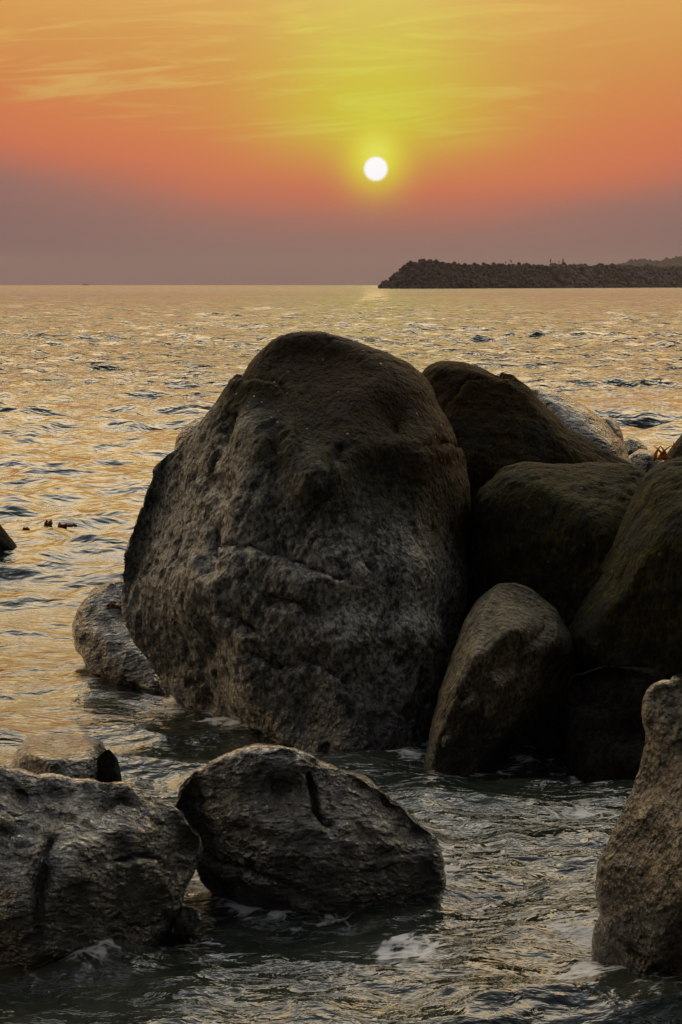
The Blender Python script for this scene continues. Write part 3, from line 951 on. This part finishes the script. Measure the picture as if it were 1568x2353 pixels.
def tetra_mesh():
    bm = bmesh.new()
    dirs = [Vector((0, 0, 1))] + [Vector((math.cos(a) * 0.943, math.sin(a) * 0.943, -0.333)) for a in (0.3, 0.3 + 2.0944, 0.3 + 4.18879)]
    for d in dirs:
        q = d.to_track_quat('Z', 'Y').to_matrix().to_4x4()
        rings = []
        for h, r in ((0.0, 0.50), (0.85, 0.40), (1.0, 0.30)):
            rings.append([bm.verts.new(q @ Vector((r * math.cos(k * math.pi / 4), r * math.sin(k * math.pi / 4), h))) for k in range(8)])
        for a, b2 in zip(rings[:-1], rings[1:]):
            for k in range(8):
                bm.faces.new((a[k], a[(k + 1) % 8], b2[(k + 1) % 8], b2[k]))
        bm.faces.new(rings[-1])
    me = bpy.data.meshes.new('tetrapod')
    bm.to_mesh(me)
    bm.free()
    me.materials.append(M_conc)
    return me


rg = random.Random(21)
tet = tetra_mesh()
spots = []
for u in np.arange(1.0, 84.0, 2.6):
    for v in np.arange(2.6, 12.6, 2.0):
        spots.append((u + rg.uniform(-.6, .6), v + rg.uniform(-.5, .5), 0))
for ring in np.arange(2.0, 12.8, 1.9):
    n = max(4, int(ring * 3.1 / 2.2))
    for k in range(n):
        a = math.pi * (k + 0.5) / n * 0.92
        spots.append((-ring * math.sin(a) + rg.uniform(-.4, .4), ring * math.cos(a) + rg.uniform(-.4, .4), 0))
for u in np.arange(0.5, 96.0, 3.7):
    spots.append((u, rg.uniform(0.6, 2.2), 1))
for u, v in ((0.5, 0.2), (2.4, 1.0), (4.4, 0.4), (6.0, 1.4), (7.6, 0.6), (3.4, -0.6), (5.4, -0.4)):
    spots.append((u, v, 2))
spots = spots[:300]
for u, v, up in spots:
    o = link('tetrapod', tet, parent=bw)
    x, y = path_xy(u, v)
    s = rg.uniform(1.45, 1.75) if not up else rg.uniform(1.7, 2.2)
    z = mound(u, v) - 0.35 + rg.uniform(-.3, .3)
    if up:
        o.rotation_euler = (rg.uniform(-.15, .15), rg.uniform(-.15, .15), rg.uniform(0, 6.28))
        z = crest(u) - s + (0.7 if up == 1 else 1.2) + rg.uniform(-.7, .4)
    else:
        o.rotation_euler = (rg.uniform(0, 6.28), rg.uniform(0, 6.28), rg.uniform(0, 6.28))
    o.scale = (s, s, s)
    o.location = (x, y, max(z, -0.3))

stone_me = []
for k in range(8):
    Vi, Fi = ico(2)
    P0 = Vi * np.array([1.25, 0.85, 0.65])
    P0 = P0 * (1 + 0.38 * pnoise(Vi * 1.1 + k * 5.3, 200 + k)[:, None])
    q = np.round(P0 / 0.42) * 0.42
    me = mesh_np('armour_stone', P0 * 0.6 + q * 0.4, Fi, smooth=False)
    me.materials.append(M_rub)
    stone_me.append(me)
st = []
for u in np.arange(78.0, 400.0, 2.15):
    for v in np.arange(1.2, 12.4, 1.75):
        if u < 96 and v < 2.4:
            continue
        if u < 96 and rg.random() < (96 - u) / 18.0:
            continue
        st.append((u + rg.uniform(-.7, .7), v + rg.uniform(-.6, .6)))
st.sort(key=lambda a: a[0] - 0.2 * a[1])
restV, restF, off = [], [], 0
for i, (u, v) in enumerate(st):
    x, y = path_xy(u, v)
    z = mound(u, v) - 0.25 + rg.uniform(-.3, .45)
    s = rg.uniform(0.95, 1.7)
    eul = (rg.uniform(-.6, .6), 0.5 + rg.uniform(-.6, .6), rg.uniform(0, 6.28))
    me = stone_me[rg.randrange(8)]
    if i < 300:
        o = link('armour_stone', me, parent=bw)
        o.location = (x, y, z)
        o.rotation_euler = eul
        o.scale = (s, s, s)
    else:
        from mathutils import Euler
        Mx = np.array(Euler(eul).to_matrix()) * s
        vv = np.array([w.co[:] for w in me.vertices]) @ Mx.T + np.array([x, y, z])
        ff = np.array([p.vertices[:] for p in me.polygons]) + off
        restV.append(vv)
        restF.append(ff)
        off += len(vv)
link('far_rubble', mesh_np('far_rubble', np.concatenate(restV), np.concatenate(restF), smooth=False), M_rub, parent=bw, kind='stuff')

# ------------------------------------------------------------------ people on the crest
M_skin = simple_mat('skin', (0.20, 0.11, 0.07), 0.6)
CLOTH = {k: simple_mat('cloth_' + k, c, 0.9) for k, c in dict(dark=(0.03, 0.03, 0.035), navy=(0.035, 0.04, 0.06), red=(0.13, 0.03, 0.025),
                                                            pale=(0.45, 0.55, 0.72), brown=(0.06, 0.04, 0.03), black=(0.02, 0.02, 0.02)).items()}
J_STAND = dict(pel=(0, 0, .93), abd=(0, 0, 1.08), che=(0, .01, 1.32), nec=(0, .01, 1.47), hd1=(0, -.01, 1.56), hd2=(0, -.02, 1.70),
               hl=(.09, 0, .90), kl=(.11, -.02, .50), al=(.12, .03, .09), tl=(.14, -.13, .04),
               hr=(-.09, 0, .90), kr=(-.12, -.01, .50), ar=(-.14, .03, .09), tr=(-.17, -.13, .04),
               sl=(.18, .01, 1.40), el=(.24, .04, 1.13), wl=(.22, -.06, .90), fl=(.21, -.10, .80),
               sr=(-.18, .01, 1.40), er=(-.25, .04, 1.13), wr=(-.22, -.08, .90), fr=(-.21, -.12, .80))
J_BEND = dict(J_STAND, abd=(.10, 0, 1.05), che=(.27, 0, 1.19), nec=(.38, 0, 1.25), hd1=(.46, 0, 1.24), hd2=(.58, 0, 1.20),
              sl=(.32, .16, 1.20), el=(.40, .17, .95), wl=(.46, .12, .72), fl=(.48, .10, .62),
              sr=(.32, -.16, 1.20), er=(.40, -.17, .95), wr=(.46, -.12, .72), fr=(.48, -.10, .62))
J_SIT = dict(J_STAND, pel=(0, 0, .20), abd=(0, .0, .36), che=(0, -.05, .58), nec=(0, -.08, .72), hd1=(0, -.11, .80), hd2=(0, -.14, .94),
             hl=(.10, -.04, .18), kl=(.14, -.38, .46), al=(.14, -.45, .08), tl=(.15, -.60, .04),
             hr=(-.10, -.04, .18), kr=(-.14, -.38, .46), ar=(-.14, -.45, .08), tr=(-.15, -.60, .04),
             sl=(.18, -.06, .66), el=(.24, -.22, .46), wl=(.14, -.40, .48), fl=(.06, -.46, .50),
             sr=(-.18, -.06, .66), er=(-.24, -.22, .46), wr=(-.14, -.40, .48), fr=(-.06, -.46, .50))
RAD = dict(pel=.14, abd=.125, che=.15, nec=.055, hd1=.085, hd2=.085, hl=.095, kl=.060, al=.042, tl=.035, sl=.065, el=.045, wl=.032, fl=.035)
BONES = [('pel', 'abd'), ('abd', 'che'), ('che', 'nec'), ('nec', 'hd1'), ('hd1', 'hd2')]
for sd in 'lr':
    BONES += [('pel', 'h' + sd), ('h' + sd, 'k' + sd), ('k' + sd, 'a' + sd), ('a' + sd, 't' + sd),
              ('che', 's' + sd), ('s' + sd, 'e' + sd), ('e' + sd, 'w' + sd), ('w' + sd, 'f' + sd)]


def skin_obj(name, J, bones, root, grow, mat, parent, scale):
    names = []
    for a, b2 in bones:
        for q in (a, b2):
            if q not in names:
                names.append(q)
    names.sort(key=lambda q: q != root)
    me = bpy.data.meshes.new(name)
    me.from_pydata([Vector(J[q]) * scale for q in names], [(names.index(a), names.index(b2)) for a, b2 in bones], [])
    o = link(name, me, mat, parent=parent)
    o.modifiers.new('skin', 'SKIN')
    for v, q in zip(me.skin_vertices[0].data, names):
        key = q if q in RAD else q[0] + 'l'
        r = (RAD[key] + grow) * scale
        v.radius = (r, r * (0.72 if q in ('che', 'abd', 'pel') else 1.0))
        v.use_root = q == root
    s2 = o.modifiers.new('smooth', 'SUBSURF')
    s2.levels = s2.render_levels = 1
    return o


def person(px, py, u_guess, height, J, yaw, shirt, trousers, label):
    # stands on the crest where the ray through px meets the crest line
    lo, hi = 0.0, 400.0
    for _ in range(40):
        mid_ = (lo + hi) / 2
        x, y = path_xy(mid_, 1.6)
        if x / y < (px - W / 2) / FPX / CP:
            lo = mid_
        else:
            hi = mid_
    x, y = path_xy(lo, 1.6)
    foot = at(px, py, y)[2] + 0.3
    root = link('person', None, label=label, cat='person', group='people on the breakwater')
    root.location = (x, y, foot)
    root.rotation_euler = (0, 0, yaw)
    sc_ = height / 1.78
    skin_obj('body', J, BONES, 'pel', 0.0, M_skin, root, sc_)
    skin_obj('shirt', J, [('abd', 'che'), ('che', 'sl'), ('sl', 'el'), ('che', 'sr'), ('sr', 'er')], 'che', 0.022, CLOTH[shirt], root, sc_)
    skin_obj('trousers', J, [('pel', 'abd'), ('pel', 'hl'), ('hl', 'kl'), ('kl', 'al'), ('pel', 'hr'), ('hr', 'kr'), ('kr', 'ar')], 'pel', 0.020,
             CLOTH[trousers], root, sc_)
    h2 = Vector(J['hd2']) * sc_
    Vi, Fi = ico(2)
    Pv = Vi * 0.098 * sc_ * np.array([1, 1.08, 0.8]) + np.array(h2) + np.array([0, 0.025, 0.02]) * sc_
    link('hair', mesh_np('hair', Pv, Fi), CLOTH['black'], parent=root)


person(1259, 608.2, 0, 1.95, J_STAND, 0.4, 'dark', 'navy', 'person in dark clothes standing on the breakwater crest, left of the standing three')
person(1278, 608.2, 0, 1.35, J_STAND, -0.5, 'brown', 'dark', 'small person between two taller ones standing on the breakwater crest')
person(1287.5, 608.2, 0, 2.1, J_STAND, 2.6, 'dark', 'red', 'person with reddish trousers, right of the three standing on the breakwater crest')
person(1170, 607.5, 0, 1.9, J_BEND, math.pi, 'dark', 'dark', 'person bending forward alone on the tetrapod end of the breakwater crest')
person(1157, 607.5, 0, 1.5, J_SIT, 0.3, 'dark', 'brown', 'person crouching low beside the bending person on the breakwater')
person(1529, 619.5, 0, 2.0, J_STAND, 0.2, 'pale', 'navy', 'person in a pale blue shirt far along the breakwater near the headland')

# ------------------------------------------------------------------ fishing boat on the horizon
bp = on_water(198, 654.2)
BD = 3000.0
bx = at(198, 652, BD)
M_hull = simple_mat('boat_paint', (0.03, 0.03, 0.05), 0.6)
boat = link('fishing_boat', None, label='tiny dark fishing boat on the far horizon at the left', cat='boat')
boat.location = (bx[0], BD, -BD ** 2 / (2 * EARTH))
sec = [(-4.2, 0.2, 1.5), (-3.0, 0.9, 1.0), (-1.0, 1.25, 0.75), (1.5, 1.2, 0.75), (3.2, 0.8, 1.1), (4.6, 0.12, 1.9)]
bm = bmesh.new()
prev = None
for x, wd, hgt in sec:
    ring = [bm.verts.new((x, yv, zv)) for yv, zv in ((-wd, hgt), (-wd * .8, 0.1), (0, -0.5), (wd * .8, 0.1), (wd, hgt), (wd * .85, hgt), (0, 0.35), (-wd * .85, hgt))]
    if prev:
        for k in range(8):
            bm.faces.new((prev[k], prev[(k + 1) % 8], ring[(k + 1) % 8], ring[k]))
    else:
        bm.faces.new(ring[::-1])
    prev = ring
bm.faces.new(prev)
bm_obj('hull', bm, M_hull, parent=boat)


def box(bm, cx, cy, cz, sx, sy, sz, bev=0.0):
    r = bmesh.ops.create_cube(bm, size=1.0, matrix=Matrix.Translation((cx, cy, cz)) @ Matrix.Diagonal((sx, sy, sz, 1)))
    if bev:
        es = list({e for v in r['verts'] for e in v.link_edges})
        bmesh.ops.bevel(bm, geom=es, offset=bev, segments=2, affect='EDGES')


bm = bmesh.new()
box(bm, -1.9, 0, 1.4, 2.0, 1.6, 1.7, 0.12)
box(bm, -1.9, 0, 2.32, 2.5, 1.9, 0.14)
bm_obj('cabin', bm, M_hull, parent=boat)
bm = bmesh.new()
box(bm, 2.2, 0, 1.2, 1.9, 1.5, 1.0, 0.2)
bm_obj('net_pile', bm, M_hull, parent=boat)
bm = bmesh.new()
bmesh.ops.create_cone(bm, segments=8, radius1=0.09, radius2=0.05, depth=3.4, cap_ends=True, matrix=Matrix.Translation((0.2, 0, 2.2)))
bm_obj('mast', bm, M_hull, parent=boat)

# ------------------------------------------------------------------ headland, wood and beach at the right
HD = 2600.0
prof_px = [(1366, 649), (1401, 634), (1411, 625), (1428, 616), (1448, 611), (1472, 608), (1486, 612), (1516, 610), (1528, 612), (1542, 608),
           (1574, 599), (1646, 584), (1766, 569), (2006, 569), (2306, 594), (2606, 649)]
hx = np.linspace(at(1360, 640, HD)[0], at(2600, 640, HD)[0], 90)
ppx = np.array([at(a, b2, HD)[[0, 2]] for a, b2 in prof_px])
hv = np.linspace(-1, 1, 24)
Vv = []
for x in hx:
    top = float(np.interp(x, ppx[:, 0], ppx[:, 1]))
    for v in hv:
        Vv.append((x + 12 * v, HD + v * 260, -6 + (top + 6) * (1 - abs(v) ** 1.7) - 0.5))
Vv = np.array(Vv)
Vv[:, 2] += 1.5 * fbm(Vv * 0.02, 3, 0.5, 301)
Ff = []
for i in range(len(hx) - 1):
    for j in range(23):
        a = i * 24 + j
        Ff.append((a, a + 24, a + 25, a + 1))
M_hill = simple_mat('headland_soil', (0.05, 0.05, 0.035), 0.95, 0.1, 0.3, 0.05)
link('headland', mesh_np('headland', Vv, Ff), M_hill, kind='structure')
M_leaf = simple_mat('far_foliage', (0.028, 0.032, 0.02), 0.9, 0.1, 0.5, 0.15)
wv, wf, off = [], [], 0
rw = np.random.RandomState(7)
Vi, Fi = ico(2)
for k in range(1500):
    i = rw.randint(0, len(hx) - 1)
    if rw.rand() < 0.75:
        i = rw.randint(0, 34)
    j = rw.randint(5, 14)
    base = Vv[i * 24 + j] + np.array([rw.uniform(-8, 8), rw.uniform(-10, 10), 0])
    if base[2] < 4:
        continue
    s = rw.uniform(1.8, 4.0)
    tall = rw.uniform(0.8, 1.5)
    Pn = Vi * (1 + 0.55 * pnoise(Vi * 1.7 + k * 1.37, 3)[:, None]) * np.array([s, s, s * tall]) + base + np.array([0, 0, s * tall * 0.6])
    wv.append(Pn)
    wf.append(Fi + off)
    off += len(Pn)
link('wood', mesh_np('wood', np.concatenate(wv), np.concatenate(wf), smooth=False), M_leaf, label='far wood covering the headland', kind='stuff')
# sand spit at the foot of the rubble
bc = at(1640, 652, 850.0)
Vv, Ff = [], []
for i in range(50):
    for j in range(16):
        u, v = i / 49 * 2 - 1, j / 15 * 2 - 1
        r_ = max(0, 1 - u * u - v * v * 0.9)
        Vv.append((bc[0] + u * 24 + 2 * v, 850 + v * 14, -1.0 + 2.6 * r_ ** 0.8))
for i in range(49):
    for j in range(15):
        a = i * 16 + j
        Ff.append((a, a + 16, a + 17, a + 1))
link('beach', mesh_np('beach', Vv, Ff), simple_mat('sand', (0.36, 0.27, 0.2), 0.95, 0.1, 0.15, 0.5), kind='structure')

# ------------------------------------------------------------------ seaweed afloat
M_kelp = bpy.data.materials.new('kelp')
M_kelp.use_nodes = True
kt = NT(M_kelp.node_tree)
kb = kt.n['Principled BSDF']
kg = kt.add('ShaderNodeNewGeometry')
kt.put(kb.inputs['Base Color'], kt.mix(kt.smooth(kt.noise(kg.outputs['Position'], 30.0), 0.35, 0.65), (0.16, 0.075, 0.012, 1), (0.36, 0.19, 0.03, 1)))
kb.inputs['Roughness'].default_value = 0.35
kb.inputs['Subsurface Weight'].default_value = 0.0
kb.inputs['Transmission Weight'].default_value = 0.0
ktr = kt.add('ShaderNodeBsdfTranslucent')
ktr.inputs['Color'].default_value = (0.55, 0.27, 0.04, 1)
kmx = kt.add('ShaderNodeMixShader')
kmx.inputs[0].default_value = 0.55
kt.l.new(kb.outputs[0], kmx.inputs[1])
kt.l.new(ktr.outputs[0], kmx.inputs[2])
kt.l.new(kmx.outputs[0], [n for n in kt.n if n.type == 'OUTPUT_MATERIAL'][0].inputs['Surface'])
KELP = []


def kelp(px, py, wide, tall, n, label, mat=None, spread=1.0, fixed=None):
    c = on_water(px, py) if fixed is None else np.array(fixed)
    root = link('seaweed', None, label=label, cat='seaweed', group='seaweed adrift and clinging among the rocks')
    root.location = c
    rk = random.Random(int(px * 7 + py))
    stem = bmesh.new()
    box(stem, 0, 0, 0.004, wide * 1.05, 0.012, 0.010, 0.003)
    bm_obj('stem', stem, mat or M_kelp, parent=root)
    for i in range(n):
        x = (i / max(1, n - 1) - 0.5) * wide + rk.uniform(-.01, .01)
        hgt = tall * rk.uniform(0.45, 1.0)
        lean = rk.uniform(-0.6, 0.6) * spread
        bm = bmesh.new()
        rings = []
        for q in range(5):
            f = q / 4
            wdt = (0.010 + 0.008 * math.sin(f * 3)) * (1 - f * 0.75)
            cx = x + lean * hgt * f * f
            cz = -0.008 + hgt * f
            cy = 0.012 * math.sin(f * 3 + i)
            rings.append([bm.verts.new((cx - wdt, cy, cz)), bm.verts.new((cx, cy - 0.003, cz)), bm.verts.new((cx + wdt, cy, cz)), bm.verts.new((cx, cy + 0.003, cz))])
        for a, b2 in zip(rings[:-1], rings[1:]):
            for k in range(4):
                bm.faces.new((a[k], a[(k + 1) % 4], b2[(k + 1) % 4], b2[k]))
        bm.faces.new(rings[-1])
        bm.faces.new(rings[0][::-1])
        bm_obj('frond', bm, mat or M_kelp, smooth=True, parent=root)


kelp(111, 1206, 0.055, 0.045, 8, 'upright amber seaweed tuft, biggest of those afloat in the sea at the left')
kelp(158, 1208, 0.10, 0.030, 8, 'amber seaweed strand trailing rightward across the water from a spiky tuft')
kelp(60, 1216, 0.04, 0.026, 5, 'small pair of seaweed tips nearest the dark sliver of rock at the left edge')
kelp(92, 1205, 0.025, 0.012, 3, 'tiny seaweed speck just left of the biggest floating tuft')
M_weed = simple_mat('red_weed', (0.12, 0.035, 0.01), 0.4, 0.5, 0.5, 40.0)
kelp(283, 1470, 0.10, 0.03, 9, 'reddish orange seaweed clinging between the low wet rock and the huge boulder', M_weed, 2.0, fixed=tuple(at(285, 1395, 7.75)))
kelp(1535, 1052, 0.16, 0.12, 7, 'amber seaweed beside the pinkish sunlit rock in the gap', None, 1.5, fixed=tuple(at(1534, 1055, 12.85)))

# ------------------------------------------------------------------ air
HAZE_DENSITY = 0.00015
hz = bpy.data.materials.new('haze_air')
hz.use_nodes = True
ht = hz.node_tree
for nd in list(ht.nodes):
    if nd.type == 'BSDF_PRINCIPLED':
        ht.nodes.remove(nd)
pv = ht.nodes.new('ShaderNodeVolumePrincipled')
pv.inputs['Color'].default_value = (0.50, 0.43, 0.46, 1)
pv.inputs['Density'].default_value = HAZE_DENSITY
pv.inputs['Anisotropy'].default_value = 0.2
ht.links.new(pv.outputs[0], [n for n in ht.nodes if n.type == 'OUTPUT_MATERIAL'][0].inputs['Volume'])
bm = bmesh.new()
box(bm, 0, 0, 40.0, 14200, 14200, 92.0)
bm_obj('haze', bm, hz, label='thin mauve evening haze over the sea', kind='stuff')
